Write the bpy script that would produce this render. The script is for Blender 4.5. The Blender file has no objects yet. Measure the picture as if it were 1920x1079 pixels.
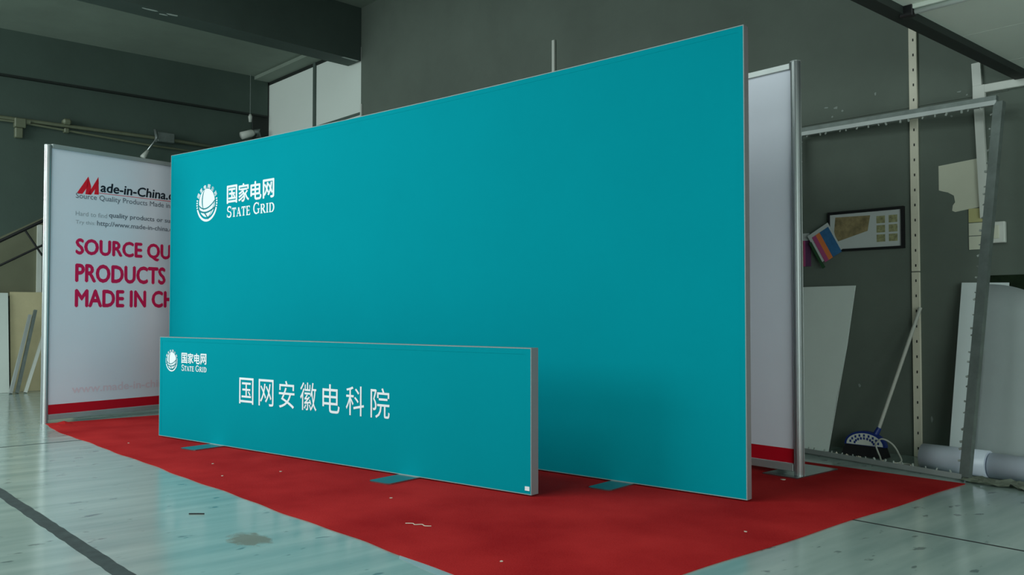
import bpy, bmesh, math, random
from mathutils import Vector, Matrix
random.seed(7)
SC = bpy.context.scene
COL = SC.collection
R = math.radians
PI = math.pi

# ------------------------------------------------------------------ camera
cam_d = bpy.data.cameras.new('camera')
cam_d.sensor_width = 36.0
cam_d.lens = 36.0 * 1645 / 1920
cam_d.clip_start = 0.05
cam = bpy.data.objects.new('camera', cam_d)
COL.objects.link(cam)
cam.location = (0, 0, 0.98)
cam.rotation_euler = (R(90) + math.atan(48.5 / 1645), 0, R(48.3))
SC.camera = cam

# ------------------------------------------------------------------ light and exposure
w = bpy.data.worlds.new('world')
SC.world = w
w.use_nodes = True
bg = w.node_tree.nodes['Background']
bg.inputs[0].default_value = (0.80, 0.93, 0.95, 1)
bg.inputs[1].default_value = 0.6


def area(name, loc, rot, sx, sy, power, col):
    d = bpy.data.lights.new(name, 'AREA')
    d.shape = 'RECTANGLE'
    d.size, d.size_y = sx, sy
    d.energy = power
    d.color = col
    o = bpy.data.objects.new(name, d)
    COL.objects.link(o)
    o.location = loc
    o.rotation_euler = rot
    return o


# daylight through the wide open front of the hall (behind the camera, to the left)
area('daylight_front_opening', (-9.4, -4.2, 3.4), (R(76), 0, R(-12)), 4.8, 2.9, 330, (0.88, 1.0, 0.98))
# overhead lamp added to brighten floor and carpet, in front of the display
area('added_overhead_lamp', (-5.8, -0.8, 4.9), (0, 0, 0), 6.5, 3.5, 270, (0.88, 1.0, 0.98))
# fill lamp added at the right hand side, under the low ceiling
area('added_right_fill', (2.8, 0.5, 1.4), (R(90), 0, R(90)), 6.0, 2.0, 185, (0.88, 1.0, 0.98))

SC.view_settings.view_transform = 'Standard'
SC.view_settings.look = 'None'
SC.view_settings.gamma = 1
SC.view_settings.use_curve_mapping = False
SC.view_settings.exposure = 0.0


# ------------------------------------------------------------------ materials
def s2l(c):
    return tuple((v / 255 / 12.92) if v / 255 <= 0.04045 else ((v / 255 + 0.055) / 1.055) ** 2.4 for v in c)


def mat(name, rgb, rough=0.6, metal=0.0, var=0.0, scale=4.0, bump=0.0, bscale=60.0, stretch=(1, 1, 1),
        dark=None, emit=0.0, spec=0.5, sheen=0.0, rvar=0.0):
    m = bpy.data.materials.new(name)
    m.use_nodes = True
    nt = m.node_tree
    p = nt.nodes['Principled BSDF']
    c = s2l(rgb)
    p.inputs['Base Color'].default_value = (*c, 1)
    p.inputs['Roughness'].default_value = rough
    p.inputs['Metallic'].default_value = metal
    p.inputs['Specular IOR Level'].default_value = spec
    if sheen:
        p.inputs['Sheen Weight'].default_value = sheen
    if emit:
        p.inputs['Emission Color'].default_value = (*c, 1)
        p.inputs['Emission Strength'].default_value = emit
    tc = nt.nodes.new('ShaderNodeTexCoord')
    mp = nt.nodes.new('ShaderNodeMapping')
    mp.inputs['Scale'].default_value = stretch
    nt.links.new(tc.outputs['Object'], mp.inputs[0])
    if var or rvar:
        n = nt.nodes.new('ShaderNodeTexNoise')
        n.inputs['Scale'].default_value = scale
        n.inputs['Detail'].default_value = 6
        n.inputs['Roughness'].default_value = 0.62
        nt.links.new(mp.outputs[0], n.inputs['Vector'])
    if var:
        cr = nt.nodes.new('ShaderNodeValToRGB')
        cr.color_ramp.elements[0].position = 0.3
        cr.color_ramp.elements[1].position = 0.7
        d = s2l(dark) if dark else tuple(v * (1 - var) for v in c)
        cr.color_ramp.elements[0].color = (*d, 1)
        cr.color_ramp.elements[1].color = (*tuple(min(1, v * (1 + var * 0.5)) for v in c), 1)
        nt.links.new(n.outputs['Fac'], cr.inputs[0])
        nt.links.new(cr.outputs[0], p.inputs['Base Color'])
    if rvar:
        mr = nt.nodes.new('ShaderNodeMapRange')
        mr.inputs['To Min'].default_value = max(0.02, rough - rvar)
        mr.inputs['To Max'].default_value = rough + rvar
        mr.inputs['From Min'].default_value = 0.3
        mr.inputs['From Max'].default_value = 0.7
        nt.links.new(n.outputs['Fac'], mr.inputs[0])
        nt.links.new(mr.outputs[0], p.inputs['Roughness'])
    if bump:
        b = nt.nodes.new('ShaderNodeTexNoise')
        b.inputs['Scale'].default_value = bscale
        b.inputs['Detail'].default_value = 4
        nt.links.new(mp.outputs[0], b.inputs['Vector'])
        bn = nt.nodes.new('ShaderNodeBump')
        bn.inputs['Strength'].default_value = bump
        bn.inputs['Distance'].default_value = 0.004
        nt.links.new(b.outputs['Fac'], bn.inputs['Height'])
        nt.links.new(bn.outputs[0], p.inputs['Normal'])
    return m


M = {}
M['teal'] = mat('teal_fabric', (0, 146, 160), 0.9, var=0.03, scale=1.2, bump=0.05, bscale=900, spec=0.04)
M['white_print'] = mat('white_print', (238, 246, 250), 0.6, spec=0.25)
M['teal_print'] = mat('teal_print', (0, 128, 140), 0.6, spec=0.25)
M['white_fabric'] = mat('white_fabric', (226, 230, 240), 0.65, var=0.03, scale=1.0, bump=0.05, bscale=900, spec=0.25)
M['red_print'] = mat('red_print', (196, 12, 34), 0.6, spec=0.2)
M['crimson_print'] = mat('crimson_print', (212, 26, 84), 0.6, spec=0.2)
M['bright_red_print'] = mat('bright_red_print', (232, 28, 48), 0.6, spec=0.2)
M['black_print'] = mat('black_print', (30, 38, 50), 0.6, spec=0.2)
M['grey_print'] = mat('grey_print', (112, 118, 130), 0.6, spec=0.2)
M['pale_print'] = mat('pale_grey_print', (160, 166, 174), 0.6, spec=0.2)
M['pink_print'] = mat('pale_pink_print', (226, 210, 220), 0.6, spec=0.2)
M['alu'] = mat('brushed_aluminium', (190, 196, 196), 0.34, 0.85, var=0.08, scale=3, stretch=(1, 1, 0.1), rvar=0.06)
M['alu_matt'] = mat('matt_aluminium', (176, 182, 180), 0.5, 0.55, var=0.08, scale=5)
M['edge'] = mat('grey_silicone_edge', (142, 160, 160), 0.6)
M['alu_side'] = mat('anodised_frame_side', (150, 146, 148), 0.5, 0.35, var=0.06, scale=5)
M['alu_dull'] = mat('dull_aluminium', (120, 130, 126), 0.5, 0.5, var=0.25, scale=9)
M['steel_plate'] = mat('steel_plate', (150, 165, 165), 0.22, 0.9, var=0.1, scale=6)
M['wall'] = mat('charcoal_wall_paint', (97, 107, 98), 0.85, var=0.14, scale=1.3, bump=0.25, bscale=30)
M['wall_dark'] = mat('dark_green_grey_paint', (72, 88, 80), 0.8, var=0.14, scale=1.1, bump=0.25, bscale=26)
M['ceil_dark'] = mat('grey_green_ceiling_paint', (136, 148, 136), 0.85, var=0.14, scale=1.0, bump=0.3, bscale=18)
M['beam'] = mat('dark_beam_paint', (80, 94, 88), 0.75, var=0.14, scale=1.5, bump=0.2, bscale=20)
M['beam_black'] = mat('black_edge_paint', (30, 38, 34), 0.7, var=0.1, scale=3)
M['ceil_board'] = mat('pale_grey_ceiling_board', (222, 230, 220), 0.8, var=0.05, scale=1.2, bump=0.1, bscale=20)
M['olive'] = mat('olive_wall_paint', (112, 114, 92), 0.8, var=0.12, scale=2)
M['plaster'] = mat('bare_plaster', (190, 200, 194), 0.8)
M['chip'] = mat('dull_plaster_chip', (136, 146, 140), 0.8)
M['frosted'] = mat('frosted_window_film', (182, 194, 188), 0.7, emit=0.22, var=0.03, scale=1.2)
M['pvc'] = mat('white_pvc', (208, 212, 204), 0.45, var=0.05, scale=6)
M['cream'] = mat('cream_metal_strip', (214, 210, 190), 0.5, var=0.06, scale=7)
M['hole'] = mat('dark_slot', (26, 28, 30), 0.8)
M['foam'] = mat('white_foam_board', (208, 218, 212), 0.7, var=0.06, scale=2)
M['foam_blue'] = mat('bluish_white_board', (218, 228, 228), 0.6, var=0.06, scale=2)
M['foam_warm'] = mat('warm_white_board', (222, 228, 214), 0.65, var=0.08, scale=2.5)
M['board_cream'] = mat('cream_chipboard', (196, 186, 148), 0.7, var=0.12, scale=3)
M['film'] = mat('rolled_vinyl_film', (216, 224, 238), 0.35, var=0.06, scale=4)
M['kraft'] = mat('crumpled_paper', (150, 158, 142), 0.85, var=0.15, scale=9)
M['paper'] = mat('off_white_paper', (206, 208, 188), 0.8, var=0.04, scale=5)
M['paper_yellow'] = mat('yellowish_paper', (186, 182, 128), 0.8, var=0.05, scale=5)
M['poster'] = mat('white_poster_print', (186, 192, 190), 0.5, spec=0.3)
M['brown_print'] = mat('brown_print', (142, 128, 92), 0.6, var=0.5, scale=18)
M['khaki_print'] = mat('khaki_print', (150, 150, 110), 0.6, var=0.5, scale=40)
M['blue_swatch'] = mat('blue_swatch', (50, 104, 150), 0.6, var=0.2, scale=30)
M['orange_swatch'] = mat('orange_swatch', (214, 120, 64), 0.6)
M['pink_swatch'] = mat('pink_swatch', (170, 74, 120), 0.6)
M['purple_swatch'] = mat('purple_swatch', (96, 56, 92), 0.6)
M['brown_swatch'] = mat('brown_swatch', (146, 92, 70), 0.6)
M['green_swatch'] = mat('green_swatch', (36, 74, 44), 0.6)
M['green_cloth'] = mat('dark_green_cloth', (38, 58, 34), 0.9, var=0.4, scale=20)
M['blue_plastic'] = mat('blue_plastic', (24, 48, 120), 0.4)
M['bristle'] = mat('black_bristle', (16, 17, 20), 0.9, bump=0.6, bscale=200, stretch=(1, 1, 0.05))
M['cable'] = mat('grey_white_cable', (184, 186, 176), 0.5)
M['pipe'] = mat('painted_conduit', (108, 114, 92), 0.5, var=0.15, scale=8)
M['clip'] = mat('dull_clip_plastic', (150, 158, 152), 0.5)
M['black'] = mat('black_metal', (22, 22, 24), 0.5)
M['tube'] = mat('fluorescent_tube_glass', (215, 225, 220), 0.3)
M['tape'] = mat('worn_grey_tape', (52, 62, 62), 0.7, var=0.4, scale=14)
M['scrap'] = mat('pale_scrap', (206, 196, 180), 0.7)
M['clear_tape'] = mat('cloudy_adhesive_tape', (150, 172, 176), 0.3, var=0.1, scale=10)


def carpet_mat():
    m = mat('red_needle_felt', (158, 22, 26), 0.95, spec=0.1)
    nt = m.node_tree
    p = nt.nodes['Principled BSDF']
    tc = nt.nodes.new('ShaderNodeTexCoord')
    a = nt.nodes.new('ShaderNodeTexNoise'); a.inputs['Scale'].default_value = 2.2; a.inputs['Detail'].default_value = 8
    b = nt.nodes.new('ShaderNodeTexNoise'); b.inputs['Scale'].default_value = 160; b.inputs['Detail'].default_value = 3
    mx = nt.nodes.new('ShaderNodeMath'); mx.operation = 'MULTIPLY_ADD'; mx.inputs[1].default_value = 0.5
    cr = nt.nodes.new('ShaderNodeValToRGB')
    cr.color_ramp.elements[0].position = 0.55; cr.color_ramp.elements[1].position = 0.95
    cr.color_ramp.elements[0].color = (*s2l((150, 18, 22)), 1)
    cr.color_ramp.elements[1].color = (*s2l((180, 38, 38)), 1)
    nt.links.new(tc.outputs['Object'], a.inputs['Vector']); nt.links.new(tc.outputs['Object'], b.inputs['Vector'])
    nt.links.new(b.outputs['Fac'], mx.inputs[0]); nt.links.new(a.outputs['Fac'], mx.inputs[2])
    nt.links.new(mx.outputs[0], cr.inputs[0]); nt.links.new(cr.outputs[0], p.inputs['Base Color'])
    bn = nt.nodes.new('ShaderNodeBump'); bn.inputs['Strength'].default_value = 0.5; bn.inputs['Distance'].default_value = 0.003
    nt.links.new(b.outputs['Fac'], bn.inputs['Height']); nt.links.new(bn.outputs[0], p.inputs['Normal'])
    return m


def floor_mat():
    m = mat('grey_green_wood_look_vinyl', (120, 140, 138), 0.2, spec=1.0)
    nt = m.node_tree
    p = nt.nodes['Principled BSDF']
    tc = nt.nodes.new('ShaderNodeTexCoord')

    def noise(scale, st, detail=6):
        mp = nt.nodes.new('ShaderNodeMapping'); mp.inputs['Scale'].default_value = st
        nt.links.new(tc.outputs['Object'], mp.inputs[0])
        n = nt.nodes.new('ShaderNodeTexNoise'); n.inputs['Scale'].default_value = scale; n.inputs['Detail'].default_value = detail
        nt.links.new(mp.outputs[0], n.inputs['Vector'])
        return n
    g = noise(2.2, (4, 0.5, 1), 8)          # wood grain streaks along the length of the hall
    cr = nt.nodes.new('ShaderNodeValToRGB')
    cr.color_ramp.elements[0].position = 0.32; cr.color_ramp.elements[1].position = 0.68
    cr.color_ramp.elements[0].color = (*s2l((132, 152, 148)), 1)
    cr.color_ramp.elements[1].color = (*s2l((158, 174, 168)), 1)
    nt.links.new(g.outputs['Fac'], cr.inputs[0])
    # scuffs: sparse short dark flecks
    s = noise(9.0, (1.6, .7, 1), 3)
    sr = nt.nodes.new('ShaderNodeValToRGB')
    sr.color_ramp.elements[0].position = 0.655; sr.color_ramp.elements[1].position = 0.70
    sr.color_ramp.elements[0].color = (0, 0, 0, 1); sr.color_ramp.elements[1].color = (0.7, 0.7, 0.7, 1)
    nt.links.new(s.outputs['Fac'], sr.inputs[0])
    mx = nt.nodes.new('ShaderNodeMix'); mx.data_type = 'RGBA'
    mx.inputs[7].default_value = (*s2l((70, 86, 88)), 1)
    nt.links.new(sr.outputs[0], mx.inputs[0]); nt.links.new(cr.outputs[0], mx.inputs[6])
    # one oval dirt stain on the floor in front of the carpet
    sub = nt.nodes.new('ShaderNodeVectorMath'); sub.operation = 'SUBTRACT'; sub.inputs[1].default_value = (-3.62, 1.70, 0)
    nt.links.new(tc.outputs['Object'], sub.inputs[0])
    sc = nt.nodes.new('ShaderNodeVectorMath'); sc.operation = 'MULTIPLY'; sc.inputs[1].default_value = (7.0, 11.0, 0)
    nt.links.new(sub.outputs[0], sc.inputs[0])
    ln = nt.nodes.new('ShaderNodeVectorMath'); ln.operation = 'LENGTH'; nt.links.new(sc.outputs[0], ln.inputs[0])
    ad = nt.nodes.new('ShaderNodeMath'); ad.operation = 'MULTIPLY_ADD'; ad.inputs[1].default_value = 1.2
    n3 = noise(22, (1, 1, 1), 4); nt.links.new(n3.outputs['Fac'], ad.inputs[0]); nt.links.new(ln.outputs['Value'], ad.inputs[2])
    st = nt.nodes.new('ShaderNodeMapRange'); st.inputs['From Min'].default_value = 1.25; st.inputs['From Max'].default_value = 1.55
    st.inputs['To Min'].default_value = 0.85; st.inputs['To Max'].default_value = 0
    nt.links.new(ad.outputs[0], st.inputs[0])
    m2 = nt.nodes.new('ShaderNodeMix'); m2.data_type = 'RGBA'; m2.inputs[7].default_value = (*s2l((98, 104, 92)), 1)
    nt.links.new(st.outputs[0], m2.inputs[0]); nt.links.new(mx.outputs[2], m2.inputs[6])
    nt.links.new(m2.outputs[2], p.inputs['Base Color'])
    rn = noise(2.5, (3, 1, 1), 5)
    rr = nt.nodes.new('ShaderNodeMapRange'); rr.inputs['From Min'].default_value = 0.3; rr.inputs['From Max'].default_value = 0.7
    rr.inputs['To Min'].default_value = 0.13; rr.inputs['To Max'].default_value = 0.21
    nt.links.new(rn.outputs['Fac'], rr.inputs[0]); sm = nt.nodes.new('ShaderNodeMath'); sm.operation = 'MULTIPLY_ADD'; sm.inputs[1].default_value = 0.5
    nt.links.new(st.outputs[0], sm.inputs[0]); nt.links.new(rr.outputs[0], sm.inputs[2]); nt.links.new(sm.outputs[0], p.inputs['Roughness'])
    bn = nt.nodes.new('ShaderNodeBump'); bn.inputs['Strength'].default_value = 0.06; bn.inputs['Distance'].default_value = 0.003
    wv = noise(6, (1, 1, 1), 3)
    nt.links.new(wv.outputs['Fac'], bn.inputs['Height']); nt.links.new(bn.outputs[0], p.inputs['Normal'])
    return m


M['carpet'] = carpet_mat()
M['floor'] = floor_mat()


# ------------------------------------------------------------------ helpers
def obj(name, bm, m, parent=None, smooth=False):
    me = bpy.data.meshes.new(name)
    bm.normal_update()
    bm.to_mesh(me)
    bm.free()
    if smooth:
        for f in me.polygons:
            f.use_smooth = True
    me.materials.append(M[m])
    o = bpy.data.objects.new(name, me)
    COL.objects.link(o)
    if parent:
        o.parent = parent
    return o


def copy_of(o, parent=None, loc=None):
    c = o.copy()
    COL.objects.link(c)
    if parent:
        c.parent = parent
    if loc is not None:
        c.location = loc
    return c


def tag(o, label, cat, group=None):
    o['label'] = label
    o['category'] = cat
    if group:
        o['group'] = group
    return o


def empty(name, loc, rz, label, cat, group=None):
    o = bpy.data.objects.new(name, None)
    COL.objects.link(o)
    o.location = loc
    o.rotation_euler = (0, 0, rz)
    o.empty_display_size = 0.1
    return tag(o, label, cat, group)


def struct(o, label=None):
    o['kind'] = 'structure'
    if label:
        o['label'] = label
    return o


def box(bm, x0, x1, y0, y1, z0, z1, bev=0.0):
    t = bmesh.new()
    bmesh.ops.create_cube(t, size=1)
    bmesh.ops.scale(t, vec=(abs(x1 - x0), abs(y1 - y0), abs(z1 - z0)), verts=t.verts)
    bmesh.ops.translate(t, vec=((x0 + x1) / 2, (y0 + y1) / 2, (z0 + z1) / 2), verts=t.verts)
    if bev:
        bmesh.ops.bevel(t, geom=t.edges[:], offset=bev, segments=1, affect='EDGES')
    me = bpy.data.meshes.new('t'); t.to_mesh(me); t.free()
    bm.from_mesh(me); bpy.data.meshes.remove(me)
    return bm


def B(*a, **k):
    return box(bmesh.new(), *a, **k)


def bar(bm, P, Q, w, h, up=(0, 0, 1)):
    """a box beam from P to Q, w across, h along up"""
    P, Q = Vector(P), Vector(Q)
    d = (Q - P).normalized()
    u = Vector(up)
    s = d.cross(u).normalized()
    u = s.cross(d).normalized()
    vs = []
    for A in (P, Q):
        for a, b in ((-1, -1), (1, -1), (1, 1), (-1, 1)):
            vs.append(bm.verts.new(A + s * (a * w / 2) + u * (b * h / 2)))
    for f in ((0, 3, 2, 1), (4, 5, 6, 7), (0, 1, 5, 4), (1, 2, 6, 5), (2, 3, 7, 6), (3, 0, 4, 7)):
        bm.faces.new([vs[i] for i in f])
    return bm


def tube(bm, pts, r, n=8):
    pts = [Vector(p) for p in pts]
    rings = []
    for i, p in enumerate(pts):
        d = (pts[min(i + 1, len(pts) - 1)] - pts[max(i - 1, 0)]).normalized()
        a = Vector((0, 0, 1)) if abs(d.z) < 0.9 else Vector((1, 0, 0))
        s = d.cross(a).normalized(); u = s.cross(d)
        rr = r[i] if isinstance(r, (list, tuple)) else r
        rings.append([bm.verts.new(p + (s * math.cos(2 * PI * k / n) + u * math.sin(2 * PI * k / n)) * rr) for k in range(n)])
    for a, b in zip(rings, rings[1:]):
        for k in range(n):
            bm.faces.new((a[k], a[(k + 1) % n], b[(k + 1) % n], b[k]))
    bm.faces.new(rings[0][::-1]); bm.faces.new(rings[-1])
    return bm


def prism(outline, z0, z1):
    bm = bmesh.new()
    a = [bm.verts.new((x, y, z0)) for x, y in outline]
    b = [bm.verts.new((x, y, z1)) for x, y in outline]
    n = len(a)
    bm.faces.new(a[::-1]); bm.faces.new(b)
    for i in range(n):
        bm.faces.new((a[i], a[(i + 1) % n], b[(i + 1) % n], b[i]))
    return bm


def plate(pts, thick, nrm=None):
    """a flat plate: polygon of 3-D points, extruded by thick along its normal"""
    bm = bmesh.new()
    P = [Vector(p) for p in pts]
    n = Vector(nrm) if nrm else (P[1] - P[0]).cross(P[2] - P[0]).normalized()
    a = [bm.verts.new(p) for p in P]
    b = [bm.verts.new(p + n * thick) for p in P]
    k = len(a)
    bm.faces.new(a[::-1]); bm.faces.new(b)
    for i in range(k):
        bm.faces.new((a[i], a[(i + 1) % k], b[(i + 1) % k], b[i]))
    bmesh.ops.recalc_face_normals(bm, faces=bm.faces)
    return bm


# ---- flat print: everything is drawn in (s, z) on a panel whose front faces local -Y
def glyphs(body, bold=0.0, shear=0.0, space=1.0):
    cu = bpy.data.curves.new('t', 'FONT')
    cu.body = body
    cu.size = 1.0
    cu.shear = shear
    cu.space_character = space
    cu.resolution_u = 3
    o = bpy.data.objects.new('t', cu)
    COL.objects.link(o)
    dg = bpy.context.evaluated_depsgraph_get()
    ev = o.evaluated_get(dg)
    me = ev.to_mesh()
    vs = [(v.co.x, v.co.y) for v in me.vertices]
    fs = [tuple(p.vertices) for p in me.polygons]
    ev.to_mesh_clear()
    bpy.data.objects.remove(o)
    bpy.data.curves.remove(cu)
    n0 = len(vs)
    if bold:                                   # heavier strokes: the same outlines laid a little beside each other
        v0, f0 = vs, fs
        vs, fs = [], []
        for dx, dy in ((-bold, 0), (0, -bold * .8), (0, bold * .8), (bold, 0)):
            k = len(vs)
            vs = vs + [(x + dx, y + dy) for x, y in v0]
            fs = fs + [tuple(i + k for i in f) for f in f0]
    return vs, fs, n0


def fit(g, s0, s1, z0, z1, ref=None):
    """scale glyph geometry so that its bounding box is s0..s1, z0..z1 (s1 None keeps the aspect)"""
    vs, fs, n0 = g
    xs = [v[0] for v in vs]; ys = [v[1] for v in vs]
    ax, bx, ay, by = min(xs), max(xs), min(ys), max(ys)
    if ref:
        ay, by = ref
    kz = (z1 - z0) / (by - ay)
    ks = kz if s1 is None else (s1 - s0) / (bx - ax)
    return [(s0 + (x - ax) * ks, z0 + (y - ay) * kz) for x, y in vs], fs, n0


class Print:
    def __init__(self):
        self.v = []; self.f = []; self.l = []      # l: thin ink layer of each vertex

    def add(self, g):
        k = len(self.v)
        self.v += g[0]
        self.l += [i // g[2] for i in range(len(g[0]))] if len(g) > 2 else [0] * len(g[0])
        self.f += [tuple(i + k for i in f) for f in g[1]]

    def poly(self, pts):
        k = len(self.v)
        self.v += list(pts)
        self.l += [0] * len(pts)
        self.f.append(tuple(range(k, k + len(pts))))

    def rect(self, s0, s1, z0, z1):
        self.poly([(s0, z0), (s1, z0), (s1, z1), (s0, z1)])

    def strip(self, pts, ws):
        """ribbon along pts with width per point"""
        n = len(pts)
        k = len(self.v)
        self.l += [1 + len(self.f) % 7] * (2 * n)
        for i, (x, y) in enumerate(pts):
            x0, y0 = pts[max(i - 1, 0)]; x1, y1 = pts[min(i + 1, n - 1)]
            dx, dy = x1 - x0, y1 - y0
            l = math.hypot(dx, dy) or 1
            h = (ws[i] if isinstance(ws, (list, tuple)) else ws) / 2
            self.v += [(x - dy / l * h, y + dx / l * h), (x + dy / l * h, y - dx / l * h)]
        for i in range(n - 1):
            a = k + 2 * i
            self.f.append((a, a + 1, a + 3, a + 2))

    def build(self, name, m, parent, y=-0.0015):
        me = bpy.data.meshes.new(name)
        me.from_pydata([(a, y - .00012 * l, b) for (a, b), l in zip(self.v, self.l)], [], self.f)
        me.materials.append(M[m])
        # every face looks out of the panel (local -Y)
        bm = bmesh.new(); bm.from_mesh(me)
        bm.normal_update()
        for f in bm.faces:
            if f.normal.y > 0:
                f.normal_flip()
        bm.to_mesh(me); bm.free()
        o = bpy.data.objects.new(name, me)
        COL.objects.link(o)
        o.parent = parent
        return o


def line_of(pr, text, prefix, s0, sp, z0, z1, bold=0.0, shear=0.0, space=1.0):
    """a line of text whose first words (prefix) reach from s0 to sp"""
    g = glyphs(text, bold, shear, space)
    q = glyphs(prefix, bold, shear, space)
    w1 = max(v[0] for v in g[0]) - min(v[0] for v in g[0])
    w0 = max(v[0] for v in q[0]) - min(v[0] for v in q[0])
    pr.add(fit(g, s0, s0 + (sp - s0) * w1 / w0, z0, z1))


def arc(cx, cy, rx, ry, a0, a1, n=16):
    return [(cx + rx * math.cos(R(a0 + (a1 - a0) * i / n)), cy + ry * math.sin(R(a0 + (a1 - a0) * i / n))) for i in range(n + 1)]


def serif_words(pr, s0, s1, z0, z1):
    """the small-capital serif line, drawn letter by letter in unit boxes"""
    T, t = 0.17, 0.07

    def S(P):
        P(arc(.42, .73, .26, .22, 30, 270), [t + (T - t) * math.sin(PI * i / 16) for i in range(17)])
        P(arc(.40, .27, .29, .24, 90, -150), [t + (T - t) * math.sin(PI * i / 16) for i in range(17)])
        P([(.66, .98), (.66, .74)], t); P([(.10, .02), (.10, .30)], t)

    def Tt(P):
        P([(.02, .95), (.80, .95)], .10); P([(.41, 0), (.41, 1)], T)
        P([(.06, .96), (.06, .74)], t); P([(.76, .96), (.76, .74)], t); P([(.22, .04), (.60, .04)], t)

    def A(P):
        P([(.12, .04), (.42, .98)], t); P([(.40, .98), (.74, .04)], T); P([(.22, .34), (.60, .34)], t)
        P([(0, .04), (.26, .04)], t); P([(.56, .04), (.92, .04)], t)

    def E(P):
        P([(.20, 0), (.20, 1)], T); P([(.04, .96), (.70, .96)], .08); P([(.04, .04), (.74, .04)], .08)
        P([(.20, .51), (.56, .51)], t); P([(.68, .98), (.68, .78)], t); P([(.72, .02), (.72, .24)], t); P([(.56, .62), (.56, .40)], t)

    def G(P):
        P(arc(.50, .50, .40, .45, 40, 320, 20), [t + (T - t) * math.sin(PI * i / 20) for i in range(21)])
        P([(.80, .98), (.80, .70)], t); P([(.80, .06), (.80, .42)], T * .9); P([(.60, .42), (.98, .42)], t)

    def Rr(P):
        P([(.20, 0), (.20, 1)], T); P([(.04, .04), (.40, .04)], t); P([(.04, .96), (.45, .96)], t)
        P(arc(.42, .73, .27, .23, 90, -90), [t + (T - t) * math.sin(PI * i / 16) for i in range(17)])
        P([(.20, .50), (.44, .50)], t); P([(.42, .50), (.82, .04)], T); P([(.72, .04), (.96, .04)], t)

    def I(P):
        P([(.25, 0), (.25, 1)], T); P([(.06, .04), (.44, .04)], t); P([(.06, .96), (.44, .96)], t)

    def D(P):
        P([(.20, 0), (.20, 1)], T); P([(.04, .04), (.45, .04)], t); P([(.04, .96), (.45, .96)], t)
        P(arc(.42, .50, .42, .46, 90, -90), [t + (T * 1.1 - t) * math.sin(PI * i / 16) for i in range(17)])
    seq = [(S, .80, 1), (Tt, .84, .8), (A, .92, .8), (Tt, .84, .8), (E, .86, .8), (None, .30, 1), (G, 1.02, 1), (Rr, .96, .8), (I, .52, .8), (D, .92, .8)]
    tot = sum(wd * k + .03 for _, wd, k in seq)
    ks, kz = (s1 - s0) / tot, (z1 - z0)
    x = 0
    for fn, wd, k in seq:
        if fn:
            def P(pts, ws, x=x, k=k):
                q = Print(); q.strip([(a * k, b * k) for a, b in pts], ws)
                k0 = len(pr.v)
                pr.add(([(s0 + (x + a) * ks, z0 + b * kz) for a, b in q.v], q.f))
                pr.l[k0:] = [1 + len(pr.f) % 5] * (len(pr.v) - k0)
            fn(P)
        x += wd * k + .03


def emblem(parent, cs, cz, rx, rz):
    """round emblem: a white globe crossed by curved lines inside a ring of small characters"""
    w_ = Print()
    w_.poly([(cs + rx * .74 * math.cos(2 * PI * i / 40), cz + rz * (.02 + .76 * math.sin(2 * PI * i / 40))) for i in range(40)])
    # lower crescent of the ring
    w_.strip([(cs + a * rx, cz + b * rz) for a, b in arc(0, 0, .92, .92, 200, 340, 24)], rx * .12)
    top = '国家电网公司'
    for i, ch in enumerate(top):
        a = R(150 - i * 24)
        g = glyphs(ch, 0.03)
        vs = fit(g, -.12, .12, -.11, .11)[0]
        c, s = math.cos(a - PI / 2), math.sin(a - PI / 2)
        w_.add(([(cs + rx * (.90 * math.cos(a) + x * c - y * s), cz + rz * (.90 * math.sin(a) + x * s + y * c)) for x, y in vs], g[1], g[2]))
    for side in (0, 1):
        for i in range(5):
            a = R((168 + i * 8) if side == 0 else (12 - i * 8))
            p = (cs + rx * .86 * math.cos(a), cz + rz * .86 * math.sin(a)); q = (cs + rx * .98 * math.cos(a), cz + rz * .98 * math.sin(a))
            w_.strip([p, q], rx * .07)
    w_.build('emblem', 'white_print', parent)
    t_ = Print()

    def line(pts, wd):
        t_.strip([(cs + a * rx, cz + b * rz) for a, b in pts], [rx * v for v in wd] if isinstance(wd, list) else rx * wd)
    def bez(p0, p1, p2, n=14):
        return [((1 - t) ** 2 * p0[0] + 2 * t * (1 - t) * p1[0] + t * t * p2[0], (1 - t) ** 2 * p0[1] + 2 * t * (1 - t) * p1[1] + t * t * p2[1]) for t in [i / n for i in range(n + 1)]]
    line(bez((-.22, .74), (-.60, .20), (-.28, -.36)), [.02 + .07 * math.sin(PI * i / 14) for i in range(15)])
    line(bez((-.80, -.02), (-.20, -.62), (.78, .12)), .065)
    line(bez((-.82, -.26), (-.20, -.72), (.74, -.26)), .085)
    line(bez((-.22, -.50), (-.05, -.62), (.16, -.86)), .075)
    line(bez((.70, .10), (.60, -.45), (.10, -.78)), .03)
    t_.build('emblem_line', 'teal_print', parent, y=-0.0028)


def cjk_brand(parent, s0, s1, z0, z1):
    pr = Print()
    n = 4
    pitch = (s1 - s0) / (n - 1 + .86)
    for i, ch in enumerate('国家电网'):
        pr.add(fit(glyphs(ch, 0.022), s0 + i * pitch, s0 + i * pitch + pitch * .88, z0, z1))
    return pr


# ------------------------------------------------------------------ the setting
YB = 6.08          # back wall plane
XL = -12.5         # far left wall plane
ZH = 4.97          # high ceiling

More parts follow.
